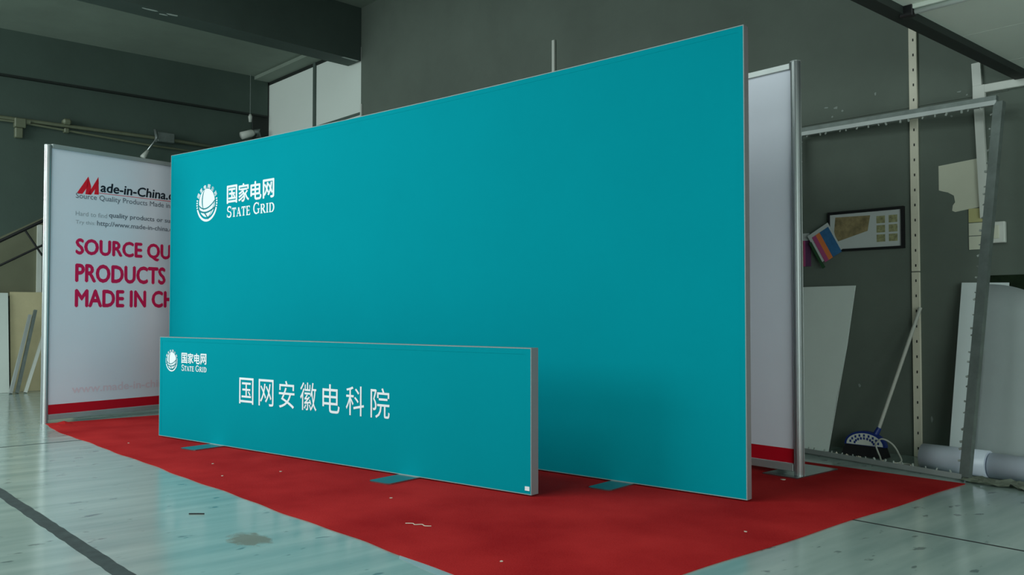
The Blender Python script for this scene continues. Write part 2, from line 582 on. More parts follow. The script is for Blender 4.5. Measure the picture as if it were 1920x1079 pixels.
sub = struct(obj('floor', B(-13.0, 3.2, -5.2, 6.4, -0.12, -0.006), 'hole'), 'grey green wood-look vinyl floor with dark seams')
for x0, x1, y0, y1 in ((-13.0, -7.303, -5.2, 3.995), (-7.297, 3.2, -5.2, 3.995), (-13.0, -7.303, 4.005, 6.4), (-7.297, 3.2, 4.005, 6.4)):
    obj('vinyl_sheet', B(x0, x1, y0, y1, -0.006, 0.0), 'floor', sub)
obj('seam_strip', B(-13.0, 3.2, 3.992, 4.008, -0.006, 0.0006), 'hole', sub)
obj('seam_strip', B(-7.312, -7.288, -5.2, 6.4, -0.006, 0.0005), 'tape', sub)

wb = struct(obj('wall_back', B(-9.78, 3.2, YB, YB + 0.25, 0, ZH), 'wall'), 'charcoal painted back wall with scuffs')
# bare plaster chips and scratches on the wall
for i, (x, z, sx, sz) in enumerate([(-3.30, 2.515, .035, .010), (-3.22, 2.50, .025, .016), (-3.25, 2.44, .014, .014), (-3.17, 2.47, .012, .012),
                                    (-2.92, 2.55, .012, .018), (-2.35, 2.455, .03, .008), (-2.30, 2.42, .012, .02), (-3.065, .462, .014, .022),
                                    (-2.556, .262, .012, .034), (-1.80, 2.30, .03, .012), (-1.72, 2.33, .02, .01), (-2.40, 2.30, .014, .01)]):
    n = 7
    o = [(x + sx * math.cos(2 * PI * k / n) * random.uniform(.5, 1.1), z + sz * math.sin(2 * PI * k / n) * random.uniform(.5, 1.1)) for k in range(n)]
    o = [(x + (a - x) * .75, z + (b - z) * .75) for a, b in o]
    obj('plaster_chip', plate([(a, YB, b) for a, b in o], 0.0015, (0, -1, 0)), 'chip', wb)
# the long ridge where an old rail sat on the wall
obj('wall_ridge', B(-3.9, -2.05, YB - 0.006, YB + 0.001, 2.405, 2.42), 'wall', wb)
obj('wall_ridge', B(-1.95, 3.2, YB - 0.006, YB + 0.001, 2.27, 2.28), 'wall', wb)

# window wall of the left bay: low wall, lintel, two frosted lights
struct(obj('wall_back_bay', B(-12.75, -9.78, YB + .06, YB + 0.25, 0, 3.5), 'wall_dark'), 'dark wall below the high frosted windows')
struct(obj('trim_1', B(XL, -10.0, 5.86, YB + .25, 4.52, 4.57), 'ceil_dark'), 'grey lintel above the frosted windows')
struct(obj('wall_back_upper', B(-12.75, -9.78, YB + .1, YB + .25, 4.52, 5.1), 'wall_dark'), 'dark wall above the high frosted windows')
win = struct(bpy.data.objects.new('window_1', None), 'pair of high frosted windows')
COL.objects.link(win)
for a, b in ((-12.46, -11.07), (-11.0, -9.79)):
    obj('pane', B(a, b, YB + .03, YB + .045, 3.612, 4.475), 'frosted', win)
    obj('pane', B(a, b, YB + .03, YB + .045, 3.50, 3.578), 'frosted', win)
obj('mullion', B(-11.07, -11.0, YB + .01, YB + .07, 3.5, 4.52), 'beam', win)
obj('transom', B(-12.46, -9.79, YB + .015, YB + .06, 3.578, 3.612), 'beam', win)
obj('painted_gap_shadow', B(-12.5, -9.79, YB + .02, YB + .09, 4.475, 4.52), 'beam_black', win)  # black strip painting in the dark shaded gap between lintel and panes

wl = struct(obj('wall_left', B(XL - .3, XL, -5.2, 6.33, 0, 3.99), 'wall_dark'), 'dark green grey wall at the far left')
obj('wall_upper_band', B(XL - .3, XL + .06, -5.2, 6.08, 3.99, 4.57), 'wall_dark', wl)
obj('painted_band_shadow', B(XL - .01, XL + .065, -5.2, 6.08, 3.975, 4.0), 'beam_black', wl)  # black strip standing in for the shadow below the upper band
obj('olive_wall_field', plate([(XL + .012, 1.0, 1.20), (XL + .012, 3.05, 1.20), (XL + .012, 3.05, 2.25), (XL + .012, 2.5, 1.93), (XL + .012, 1.0, 1.05 + .05)], 0.012, (-1, 0, 0)), 'olive', wl)
obj('pale_door_edge', B(XL, XL + .05, 2.93, 2.985, 1.2, 2.12), 'pvc', wl)
struct(obj('trim_2', B(XL, XL + .03, 5.86, YB + .05, 0, 4.52), 'beam_black'), 'black column in the far left corner')

struct(obj('ceiling_left', B(-12.8, -10.05, -5.2, 6.33, 4.57, 4.7), 'ceil_dark'), 'grey green ceiling of the left bay')
struct(obj('ceiling_left_edge', prism([(-10.06, -5.2), (-9.28, -5.2), (-10.06, YB)], 4.57, 4.7), 'ceil_dark'), 'edge of the left bay ceiling along the beam')
cb = struct(obj('trim_3', prism([(-9.30, -5.2), (-8.90, -5.2), (-9.785, YB), (-10.10, YB)], 4.271, ZH), 'beam'), 'deep dark ceiling beam over the left bay')
for (x, y, l, wd) in ((-9.635, 3.32, .20, .024), (-9.70, 3.50, .11, .02), (-9.64, 3.58, .13, .03)):
    n = 8
    o = [(x + wd * math.cos(2 * PI * k / n) * random.uniform(.6, 1.1), y + l * .5 * math.sin(2 * PI * k / n) * random.uniform(.6, 1.1)) for k in range(n)]
    obj('bare_plaster_patch', plate([(a, b, 4.271) for a, b in o], 0.002, (0, 0, -1)), 'plaster', cb)
obj('bare_plaster_patch', plate([(-9.80, 5.80, 4.271), (-9.765, 5.82, 4.271), (-9.785, 6.05, 4.271), (-9.83, 6.04, 4.271)], 0.002, (0, 0, -1)), 'plaster', cb)
struct(obj('ceiling', B(-10.2, 3.4, -5.2, 6.33, ZH, ZH + .15), 'ceil_dark'), 'high ceiling of the hall')

# low ceiling over the camera side
cr_ = struct(obj('ceiling_right', B(-1.93, 3.2, -3.4, YB, 2.515, 2.62), 'beam'), 'low ceiling of pale boards with thin joints')
ys = [-3.4 + .0]
y = 5.705
edges = [6.08]
while y > -3.4:
    edges.append(y); y -= .687
edges.append(-3.4)
bd = None
for a, b in zip(edges, edges[1:]):
    obj('ceiling_board', B(-1.92, 0.6, b + .003, a - .003, 2.5, 2.515), 'ceil_board', cr_)
    obj('ceiling_board', B(0.606, 3.1, b + .003, a - .003, 2.5, 2.515), 'ceil_board', cr_)
struct(obj('trim_4', B(-2.0, -1.92, -3.4, YB, 2.46, 2.75), 'beam_black'), 'black edge beam of the low ceiling')

# walls behind the camera with the wide open front on the left
for nm, a in (('wall_front', (-13.0, -11.8, -5.2, -5.0, 0, ZH)), ('wall_front_right', (-3.4, 3.2, -5.2, -5.0, 0, ZH)), ('wall_front_top', (-11.8, -3.4, -5.2, -5.0, 4.75, ZH)),
              ('wall_right', (3.0, 3.2, -5.0, 6.2, 0, ZH))):
    struct(obj(nm, B(*a), 'wall'))

# ------------------------------------------------------------------ carpet
bm = bmesh.new()
NX, NY = 120, 50
grid = []
for i in range(NX + 1):
    u = i / NX
    row = []
    for j in range(NY + 1):
        v = j / NY
        x = -8.56 + u * (8.56 - 2.05)
        y0 = 2.047 + .006 * math.sin(x * 5.1) + .004 * math.sin(x * 13) + (.05 * math.exp(-((x + 8.56) / .30) ** 2))
        y1 = 5.30
        yy = y0 + (y1 - y0) * v
        xx = x + (.006 * math.sin(yy * 6) + .0) * (u > .97)
        z = .005 + .028 * math.exp(-(((x + 8.43) / .07) ** 2 + ((yy - 2.21) / .05) ** 2)) + .02 * math.exp(-(((x + 8.25) / .08) ** 2 + ((yy - 2.16) / .04) ** 2))
        row.append(bm.verts.new((xx, yy, z)))
    grid.append(row)
for i in range(NX):
    for j in range(NY):
        bm.faces.new((grid[i][j], grid[i + 1][j], grid[i + 1][j + 1], grid[i][j + 1]))
r = bmesh.ops.extrude_face_region(bm, geom=bm.faces[:])
for v in [g for g in r['geom'] if isinstance(g, bmesh.types.BMVert)]:
    v.co.z = 0.0005
bmesh.ops.recalc_face_normals(bm, faces=bm.faces)
carpet = tag(obj('carpet', bm, 'carpet', smooth=False), 'red felt exhibition carpet under the teal display walls', 'carpet')


# ------------------------------------------------------------------ teal fabric displays
def frame_parts(root, L, H, D, z0, lip, front='teal'):
    """four aluminium profiles round a stretched fabric face"""
    o = B(lip, L - lip, 0.0, 0.006, z0 + lip, z0 + H - lip)
    obj('fabric_face', o, front, root)
    obj('fabric_back', B(lip, L - lip, D - .006, D - .002, z0 + lip, z0 + H - lip), 'white_fabric', root)
    for nm, a in (('frame_profile', (0, .03, -.001, D, z0, z0 + H)), ('frame_profile', (L - .03, L, -.001, D, z0, z0 + H)),
                  ('frame_profile', (.03, L - .03, -.001, D, z0 + H - .03, z0 + H)), ('frame_profile', (.03, L - .03, -.001, D, z0, z0 + .03))):
        bm = B(*a)
        # two shallow grooves along each outer side are cut as thin darker ribs
        obj(nm, bm, 'alu_side', root)
    for a in ((0, lip, z0, z0 + H), (L - lip, L, z0, z0 + H), (lip, L - lip, z0 + H - lip, z0 + H), (lip, L - lip, z0, z0 + lip)):
        obj('edge_strip', B(a[0], a[1], -.002, 0.0, a[2], a[3]), 'edge', root)
    # fabric wraps over the profile between the edge strips
    for a in ((lip, .034, z0 + lip, z0 + H - lip), (L - .034, L - lip, z0 + lip, z0 + H - lip), (.034, L - .034, z0 + H - .034, z0 + H - lip), (.034, L - .034, z0 + lip, z0 + .034)):
        obj('fabric_margin', B(a[0], a[1], -.0012, 0.0, a[2], a[3]), front, root)


def foot(root, s, wd, front, back, D):
    r = .02
    pts = [(s - wd / 2, -front + r), (s - wd / 2 + r * .3, -front + r * .3), (s - wd / 2 + r, -front), (s + wd / 2 - r, -front), (s + wd / 2 - r * .3, -front + r * .3),
           (s + wd / 2, -front + r), (s + wd / 2, D + back), (s - wd / 2, D + back)]
    bm = prism(pts, .0055, .0125)
    return obj('foot_plate', bm, 'steel_plate', root)


big = empty('fabric_display_wall', (-8.45, 3.14, 0), .13726, 'huge tall teal fabric display wall with white emblem at upper left', 'display wall')
LB = 5.905
frame_parts(big, LB, 2.486, .05, .0125, .0045)
def sag(root, L, ztop, depth):
    """the long top profile hangs a little in the middle"""
    for o in root.children:
        if max(v.co.z for v in o.data.vertices) < ztop or max(v.co.x for v in o.data.vertices) - min(v.co.x for v in o.data.vertices) < 1:
            continue
        bm = bmesh.new(); bm.from_mesh(o.data)
        for k in range(1, 16):
            bmesh.ops.bisect_plane(bm, geom=bm.verts[:] + bm.edges[:] + bm.faces[:], plane_co=(L * k / 16, 0, 0), plane_no=(1, 0, 0))
        for v in bm.verts:
            if v.co.z > ztop:
                t = v.co.x / L
                v.co.z -= depth * 4 * t * (1 - t)
        bm.to_mesh(o.data); bm.free()


sag(big, LB, 2.40, .032)
foot(big, 5.14, .15, .245, .25, .05)
foot(big, 2.95, .15, .245, .25, .05)
foot(big, .75, .15, .245, .25, .05)
emblem(big, .650, 1.985, .182, .171)
pr = Print()
for i, ch in enumerate('国家电网'):
    pr.add(fit(glyphs(ch, 0.024), .980 + i * .1845, .980 + i * .1845 + .166, 1.950, 2.112))
pr.build('chinese_lettering', 'white_print', big)
pr = Print(); serif_words(pr, .980, 1.704, 1.828, 1.928)
pr.build('latin_lettering', 'white_print', big)

cnt = empty('low_fabric_display', (-7.075, 2.557, 0), .17446, 'long low teal fabric display standing in front of the tall one', 'display wall')
LC = 3.697
frame_parts(cnt, LC, .782, .06, .0125, .0045)
for s_ in (.80, 2.785):
    foot(cnt, s_, .17, .25, .2, .06)
emblem(cnt, .174, .610, .086, .086)
pr = Print()
for i, ch in enumerate('国家电网'):
    pr.add(fit(glyphs(ch, 0.026), .313 + i * .0868, .313 + i * .0868 + .079, .595, .676))
pr.build('chinese_lettering', 'white_print', cnt)
pr = Print(); serif_words(pr, .314, .655, .538, .585)
pr.build('latin_lettering', 'white_print', cnt)
pr = Print()
for i, ch in enumerate('国网安徽电科院'):
    pr.add(fit(glyphs(ch, 0.002), 1.070 + i * .2295, 1.070 + i * .2295 + .170, .334, .520))
pr.build('large_chinese_lettering', 'white_print', cnt)
obj('small_white_sticker', B(3.655, 3.685, -.004, -.0015, .034, .056), 'white_print', cnt)


# ------------------------------------------------------------------ octagonal-post booth panels
def octo_post(name, parent, x, y, z0, z1, r=.032, rot=0.0):
    o = []
    for k in range(8):
        a = rot + k * PI / 4
        h = PI / 8
        for da, rr in ((-h * .9, 1.0), (-h * .28, .965), (-h * .24, .80), (h * .24, .80), (h * .28, .965)):
            o.append((x + r * rr * math.cos(a + da), y + r * rr * math.sin(a + da)))
    p = obj(name, prism(o, z0, z1), 'alu', parent)
    c = [(x + r * 1.04 * math.cos(rot + PI / 8 + k * PI / 4), y + r * 1.04 * math.sin(rot + PI / 8 + k * PI / 4)) for k in range(8)]
    obj('post_cap', prism(c, z1, z1 + .006), 'alu_matt', p)
    return p


def panel(root, s0, s1, top=2.5, bot=.03, fab0=.075):
    obj('fabric_panel', B(s0, s1, -.004, .004, fab0, top - .035), 'white_fabric', root)
    obj('top_beam', B(s0, s1, -.02, .02, top - .035, top + .003, bev=.003), 'alu_matt', root)
    obj('bottom_beam', B(s0, s1, -.02, .02, bot, fab0, bev=.003), 'alu_matt', root)
    b = Print(); b.rect(s0 + .002, s1 - .002, fab0 + .002, .163)
    b.build('red_band', 'red_print', root, y=-.0052)


lp = empty('lettered_booth_panel', (-8.605, 2.1, 0), 1.80378, 'white fabric booth panel with crimson lettering at the left of the carpet', 'display panel')
panel(lp, .03, 2.72)
octo_post('post', lp, 0, 0, 0.0, 2.485, rot=PI / 8)
octo_post('post', lp, 1.37, 0, 0.006, 2.5, r=.02, rot=PI / 8)
octo_post('post', lp, 2.75, 0, 0.006, 2.5, rot=PI / 8)
Y1 = -.0052
pr = Print()
for pts in ([(.262, 2.082), (.372, 2.252), (.372, 2.165), (.318, 2.085)], [(.372, 2.252), (.400, 2.165), (.398, 2.085), (.345, 2.085)],
            [(.372, 2.090), (.470, 2.262), (.474, 2.195), (.402, 2.088)], [(.470, 2.262), (.476, 2.095), (.430, 2.093), (.444, 2.17)]):
    pr.poly(pts)
pr.rect(.476, 1.95, 2.108, 2.113)
pr.build('red_letter_mark', 'bright_red_print', lp, Y1)
pr = Print()
line_of(pr, 'ade-in-China.com', 'ade-in-China', .490, 1.176, 2.122, 2.215, .026, .10)
pr.build('bold_lettering', 'black_print', lp, Y1)
pr = Print(); line_of(pr, 'Source Quality Products Made in China', 'Source Quality Products Made', .256, 1.155, 2.026, 2.09, .006)
pr.build('tagline_lettering', 'grey_print', lp, Y1)['kind'] = 'stuff'
pr = Print(); pr.add(fit(glyphs('Hard to find', 0), .257, .560, 1.880, 1.922))
pr.add(fit(glyphs('Try this:', 0), .259, .445, 1.795, 1.838))
pr.build('pale_lettering', 'pale_print', lp, Y1)['kind'] = 'stuff'
pr = Print(); line_of(pr, 'quality products or suppliers?', 'quality products', .578, 1.054, 1.878, 1.936, .018)
line_of(pr, 'http://www.made-in-china.com', 'http://www.', .462, .800, 1.79, 1.85, .012)
pr.build('small_lettering', 'grey_print', lp, Y1)['kind'] = 'stuff'
pr = Print()
for t_, pre, z0, z1, s1 in (('SOURCE QUALITY', 'SOURCE', 1.495, 1.672, .929), ('PRODUCTS', 'PRODUCTS', 1.266, 1.440, 1.185), ('MADE IN CHINA', 'MADE IN', 1.035, 1.205, .975)):
    line_of(pr, t_, pre, .260, s1, z0, z1, .040)
pr.build('headline_lettering', 'crimson_print', lp, Y1)
pr = Print(); line_of(pr, 'www.made-in-china.com', 'www.', .245, .535, .250, .325, .02)
pr.build('faint_lettering', 'pink_print', lp, Y1)['kind'] = 'stuff'

rp = empty('plain_booth_panel', (-2.80, 4.80, 0), PI - .0125, 'plain white fabric booth panel with red foot band behind the teal wall', 'display panel')
rp.rotation_euler = (0, 0, -.0125)
panel(rp, -6.34, -.03)
octo_post('post', rp, 0, 0, 0.012, 2.505, rot=PI / 8)
for s_ in (-1.05, -2.1, -3.15, -4.2, -5.25, -6.36):
    octo_post('post', rp, s_, 0.0, 0.006, 2.5, r=.018, rot=PI / 8)
obj('base_plate', B(-.19, .045, -.10, .37, .0055, .012), 'steel_plate', rp)

# ------------------------------------------------------------------ leaning light-box frame
BL, BR, TR, TL = Vector((-3.45, 5.68, .02)), Vector((-2.107, 5.42, .02)), Vector((-2.055, 5.90, 2.30)), Vector((-3.47, 6.01, 2.33))
lf = empty('leaning_frame', (-2.78, 5.55, 0), 0, 'large bare metal light box frame leaning on the dark wall', 'frame')
org = Vector((-2.78, 5.55, 0))
nrm = (BR - BL).cross(TL - BL).normalized()
if nrm.y > 0:
    nrm = -nrm
clip_bm = B(-.005, .005, -.004, .004, -.011, .008, bev=.002)
clip0 = None
for A_, B_, nm in ((TL, TR, 'top_rail'), (BL, BR, 'bottom_rail'), (TR, BR, 'side_rail'), (TL, BL, 'side_rail')):
    inn = ((BL + BR + TR + TL) / 4 - (A_ + B_) / 2).normalized()
    bm = bmesh.new()
    bar(bm, A_ - org, B_ - org, .03, .028, nrm)
    rl = obj(nm, bm, 'alu_matt' if nm != 'side_rail' else 'alu_dull', lf)
    bm = bmesh.new()
    off = -inn * .030
    bar(bm, A_ - org + off, B_ - org + off, .030, .034, nrm)
    obj('outer_channel', bm, 'alu_dull', lf)
    n = int((B_ - A_).length / .075)
    for k in range(1, n):
        t_ = (k + random.uniform(-.3, .3)) / n
        P = A_ + (B_ - A_) * t_ + inn * .022 + nrm * .004 - org
        if clip0 is None:
            clip0 = obj('clip', clip_bm, 'clip', lf)
            c = clip0
        else:
            c = copy_of(clip0, lf)
        c.location = P
        c.rotation_euler = (random.uniform(-.4, .4), (0 if abs((B_ - A_).z) < 1 else PI / 2) + random.uniform(-.5, .5), random.uniform(-.6, .6))
        sc_ = random.uniform(.7, 1.5)
        c.scale = (sc_, sc_, sc_ * .9)

# ------------------------------------------------------------------ slotted strips and trunking on the back wall
up = empty('slotted_wall_upright', (-2.647, YB, 0), 0, 'tall cream slotted metal strip on the back wall beside the framed print', 'strip')
obj('lower_strip', B(-.028, .028, -.018, 0, 0.0, 1.262, bev=.003), 'cream', up)
obj('upper_strip', B(-.028, .028, -.018, 0, 1.268, 3.1, bev=.003), 'cream', up)
slot = obj('slot', B(-.004, .004, -.0195, -.015, -.009, .009), 'hole', up)
slot.location = (.004, 0, .06)
z = .164
while z < 3.0:
    copy_of(slot, up, (.004, 0, z)); z += .104

tr = empty('upright_cable_trunking', (-2.215, YB, 0), 0, 'short white plastic cable trunking running down behind the frame corner', 'trunking')
bm = bmesh.new()
bar(bm, (-.02, -.012, 2.62), (.02, -.012, 1.60), .055, .024, (0, -1, 0))
obj('trunking_body', bm, 'pvc', tr)
obj('trunking_joint', B(-.042, .034, -.028, 0, 2.38, 2.47, bev=.003), 'pvc', tr)
tag(obj('horizontal_cable_trunking', B(-2.185, 1.6, YB - .03, YB, 2.415, 2.468, bev=.003), 'pvc'), 'white horizontal trunking under the low ceiling at the right', 'trunking')
tag(obj('wall_conduit', B(-6.205, -6.168, YB - .025, YB, 0, 3.70, bev=.004), 'pvc'), 'white vertical trunking rising above the teal wall', 'trunking')
tag(obj('wall_conduit', B(-9.765, -9.735, YB - .025, YB, 0, 3.70, bev=.004), 'pvc'), 'white vertical trunking at the edge of the frosted windows', 'trunking')

# ------------------------------------------------------------------ papers and prints on the wall
fp = empty('framed_print', (-3.0, YB, 1.58), 0, 'wide framed print with brown picture on the dark wall', 'picture')
bm = bmesh.new()
for a in ((-.280, .280, .125, .145), (-.280, .280, -.147, -.130), (-.280, -.266, -.130, .125), (.262, .280, -.130, .125)):
    box(bm, a[0], a[1], -.03, 0, a[2], a[3])
obj('frame', bm, 'black', fp)
obj('print_sheet', B(-.266, .262, -.020, 0, -.130, .125), 'poster', fp)
pr = Print(); pr.poly([(-.215, -.075), (.02, -.01), (.04, .10), (-.225, .105), (-.235, .0)]); pr.build('picture_field', 'brown_print', fp, y=-.0205)
pr = Print()
for i in range(3):
    for j in range(2):
        x = .085 + j * .088; z = .038 - i * .066
        pr.rect(x, x + .062, z, z + .052)
pr.build('small_picture', 'khaki_print', fp, y=-.0205)

sw = empty('swatch_card', (-3.305, YB - .032, 1.50), 0, 'tilted white card of blue, orange and pink stripes on the wall', 'card')
sw.rotation_euler = (0, R(-29), 0)
obj('card', B(-.085, .10, -.014, -.009, -.115, .115), 'poster', sw)
for a, b, m in ((.012, .09, 'blue_swatch'), (-.025, .012, 'orange_swatch'), (-.058, -.025, 'pink_swatch')):
    obj('colour_stripe', B(a, b, -.017, -.014, -.13, .085), m, sw)
obj('colour_stripe', B(-.10, -.078, -.017, -.010, -.16, .06), 'green_swatch', sw)
s2 = empty('upright_swatch_card', (-3.475, YB, 1.455), 0, 'upright brown and purple striped card beside the aluminium post', 'card')
obj('card', B(-.05, .035, -.012, -.004, .07, .13), 'poster', s2)
for a, b, m in ((-.055, -.012, 'brown_swatch'), (-.012, .004, 'pink_swatch'), (.004, .045, 'purple_swatch')):
    obj('colour_stripe', B(a, b, -.015, -.004, -.12, .075), m, s2)

tp = [(-2.489, 1.975), (-2.235, 1.995), (-2.235, 1.675), (-2.385, 1.655), (-2.405, 1.665), (-2.400, 1.70), (-2.385, 1.72), (-2.392, 1.765), (-2.43, 1.79), (-2.462, 1.80), (-2.489, 1.81)]
tag(obj('torn_paper', plate([(a, YB - .001, b) for a, b in tp], .002, (0, -1, 0)), 'paper'), 'torn off-white paper sheet stuck on the dark wall', 'paper')
for (z0, z1, m, lb) in ((1.577, 1.668, 'paper_yellow', 'yellowish note, topmost of three below the torn sheet'), (1.49, 1.572, 'paper', 'pale note, middle one of three below the torn sheet'),
                        (1.398, 1.485, 'paper', 'pale note, lowest of three below the torn sheet')):
    tag(obj('wall_note', B(-2.300, -2.215, YB - .006, YB, z0, z1), m), lb, 'note', 'notes below the torn sheet')
sb = empty('wall_switch', (-2.125, YB, 1.50), 0, 'small white switch box on the wall right of the leaning frame', 'switch')
obj('switch_box', B(-.052, .052, -.035, 0, -.068, .068, bev=.004), 'pvc', sb)
obj('rocker', B(-.032, .02, -.040, -.035, -.04, .045, bev=.002), 'paper', sb)

# ------------------------------------------------------------------ boards leaning at the back wall
def leaning(name, pts, m, label, cat='board', th=.008):
    return tag(obj(name, plate(pts, th, (0, -1, 0)), m), label, cat)


leaning('foam_board', [(-3.95, 5.80, .006), (-3.155, 5.80, .006), (-3.125, 5.86, .32), (-3.085, 5.95, .75), (-3.062, 6.04, 1.18), (-3.95, 6.04, 1.175)], 'foam',
        'large white foam board leaning behind the aluminium post')
leaning('tall_white_board', [(-2.372, 5.88, .008), (-2.05, 5.88, .008), (-2.05, 6.045, 1.175), (-2.335, 6.045, 1.182)], 'foam_blue',
        'white board leaning behind the right rail of the leaning frame')
# curled sheet with a rounded top corner
bm = bmesh.new()
cols = []
N = 14
for i in range(N + 1):
    u = i / N
    x0 = -2.20 + .30 * u
    top = 1.165 - .075 * (u ** 2.4)
    cols.append([bm.verts.new((x0 + .03 * t_, 5.81 + .17 * t_ - .02 * math.sin(PI * u) + .035 * math.sin(PI * t_), .03 + (top - .03) * t_)) for t_ in [j / 8 for j in range(9)]])
for a, b in zip(cols, cols[1:]):
    for j in range(8):
        bm.faces.new((a[j], b[j], b[j + 1], a[j + 1]))
bmesh.ops.solidify(bm, geom=bm.faces[:], thickness=.004)
tag(obj('curled_sheet', bm, 'foam_blue', smooth=True), 'bluish white curled sheet with rounded top corner leaning at the right', 'sheet')
bm = bmesh.new()
cols = []
for i in range(N + 1):
    u = i / N
    x0 = -1.862 + .75 * u
    cols.append([bm.verts.new((x0, 5.84 + .16 * t_ + .012 * math.sin(u * 15), .02 + (1.085 - .02) * t_)) for t_ in [j / 4 for j in range(5)]])
for a, b in zip(cols, cols[1:]):
    for j in range(4):
        bm.faces.new((a[j], b[j], b[j + 1], a[j + 1]))
bmesh.ops.solidify(bm, geom=bm.faces[:], thickness=.01)
tag(obj('warm_white_sheet', bm, 'foam_warm', smooth=True), 'wide warm white sheet leaning at the right edge of the picture', 'sheet')
# dark cloth draped on top of the sheets
bm = bmesh.new()
cols = []
for i in range(17):
    u = i / 16
    x0 = -2.17 + .95 * u
    low = 1.10 - .04 * math.sin(u * 9 + .5)
    cols.append([bm.verts.new((x0, YB - .010 - .022 * t_ * (1 + .4 * math.sin(u * 21)), 1.225 + (low - 1.225) * t_)) for t_ in [j / 5 for j in range(6)]])
for a, b in zip(cols, cols[1:]):
    for j in range(5):
        bm.faces.new((a[j], b[j], b[j + 1], a[j + 1]))
bmesh.ops.solidify(bm, geom=bm.faces[:], thickness=-.005)
tag(obj('green_cloth', bm, 'green_cloth', smooth=True), 'dark green cloth hanging behind the white sheets at the right', 'cloth')

# rolls of film on the floor
def film_roll(x0, x1, y0, y1, r, name, label):
    t = empty(name, ((x0 + x1) / 2, (y0 + y1) / 2, 0), 0, label, 'roll', 'film rolls on the floor')
    c = Vector(((x0 + x1) / 2, (y0 + y1) / 2, 0))
    A_, B_ = Vector((x0, y0, r)) - c, Vector((x1, y1, r)) - c
    bm = bmesh.new()
    d = (B_ - A_).normalized(); s = Vector((-d.y, d.x, 0)); u = Vector((0, 0, 1))
    n = 28
    rings = []
    for A2, rr in ((A_, r), (B_, r), (B_, r * .55), (A_, r * .55)):
        rings.append([bm.verts.new(A2 + (s * math.cos(2 * PI * k / n) + u * math.sin(2 * PI * k / n)) * rr) for k in range(n)])
    for a, b in zip(rings, rings[1:] + rings[:1]):
        for k in range(n):
            bm.faces.new((a[k], a[(k + 1) % n], b[(k + 1) % n], b[k]))
    bmesh.ops.recalc_face_normals(bm, faces=bm.faces)
    ro = obj('film', bm, 'film', t, smooth=False)
    for f in ro.data.polygons:
        f.use_smooth = abs(f.normal.x) < .5
    bm = bmesh.new()
    tube(bm, [A_ + d * .01, B_ - d * .01], r * .56, 20)
    obj('cardboard_core', bm, 'pvc', t)
    return t


film_roll(-2.425, -2.035, 5.635, 5.625, .080, 'film_roll', 'short thick white film roll lying behind the frame corner')
film_roll(-2.025, -1.15, 5.63, 5.60, .074, 'film_roll', 'long thinner white film roll lying at the right edge')
bm = bmesh.new()
g = [[bm.verts.new((-2.10 + .75 * i / 14, 5.345 + .19 * j / 8 - .05 * (i / 14) + .02 * math.sin(i * 1.7), .004 + .012 * random.random() + (.012 if (i + j) % 3 == 0 else 0))) for j in range(9)] for i in range(15)]
for i in range(14):
    for j in range(8):
        if (i + j * 3) % 41 != 5:
            bm.faces.new((g[i][j], g[i + 1][j], g[i + 1][j + 1], g[i][j + 1]))
bmesh.ops.solidify(bm, geom=bm.faces[:], thickness=-.002)
tag(obj('crumpled_paper', bm, 'kraft'), 'crumpled grey-brown packing paper under the film rolls', 'paper')

# ------------------------------------------------------------------ broom standing head down
br = empty('broom', (-2.90, 5.86, 0), 0, 'broom with blue and white head and long grey handle', 'broom')
bm = bmesh.new()
tube(bm, [(.075, -.01, .17), (.30, .165, 1.02)], [.0125, .0125], 12)
obj('handle', bm, 'cable', br)
bm = bmesh.new()
tube(bm, [(.055, -.025, .13), (.085, -.002, .20)], [.022, .016], 12)
obj('socket', bm, 'blue_plastic', br)
n = 20
o = [(-.135 + .0, .075)] + [(-.135 * math.cos(PI * k / n), .078 + .095 * math.sin(PI * k / n)) for k in range(n + 1)]
hd = [(-.145 * math.cos(PI * k / n), .074 + .098 * math.sin(PI * k / n)) for k in range(n + 1)]
obj('head', plate([(a, -.005, b) for a, b in hd], .04, (0, -1, 0)), 'blue_plastic', br)
hw = [(-.128 * math.cos(PI * k / n), .078 + .080 * math.sin(PI * k / n)) for k in range(n + 1)]
face = obj('head_face', plate([(a, -.045, b) for a, b in hw], .004, (0, -1, 0)), 'pvc', br)
bm = bmesh.new()
for i in range(9):
    a = R(16 + i * 18.5)
    for rr in (.55, .80):
        cx_, cz_ = -.128 * rr * math.cos(a), .080 + .080 * rr * math.sin(a)
        box(bm, cx_ - .006, cx_ + .006, -.0515, -.048, cz_ - .008, cz_ + .008)
obj('head_pattern', bm, 'blue_plastic', br)
bm = bmesh.new()
vs = []
for (x, z, yy) in ((-.140, .074, -.045), (.140, .074, -.045), (.150, .006, -.075), (-.155, .006, -.075), (-.140, .074, -.005), (.140, .074, -.005), (.150, .006, .02), (-.155, .006, .02)):
    vs.append(bm.verts.new((x, yy, z)))
for f in ((0, 3, 2, 1), (4, 5, 6, 7), (0, 1, 5, 4), (1, 2, 6, 5), (2, 3, 7, 6), (3, 0, 4, 7)):
    bm.faces.new([vs[i] for i in f])
obj('bristles', bm, 'bristle', br)

# loose cable on the floor by the broom
def cable(pts, name, label, m='cable', r=.006, cat='cable', group=None):
    P = [Vector(p) for p in pts]
    out = []
    for i in range(len(P) - 1):
        p0, p1, p2, p3 = P[max(i - 1, 0)], P[i], P[i + 1], P[min(i + 2, len(P) - 1)]
        for k in range(6):
            t = k / 6
            out.append(.5 * ((2 * p1) + (-p0 + p2) * t + (2 * p0 - 5 * p1 + 4 * p2 - p3) * t * t + (-p0 + 3 * p1 - 3 * p2 + p3) * t ** 3))
    out.append(P[-1])
    bm = bmesh.new(); tube(bm, out, r, 6)
    return tag(obj(name, bm, m, smooth=True), label, cat, group)


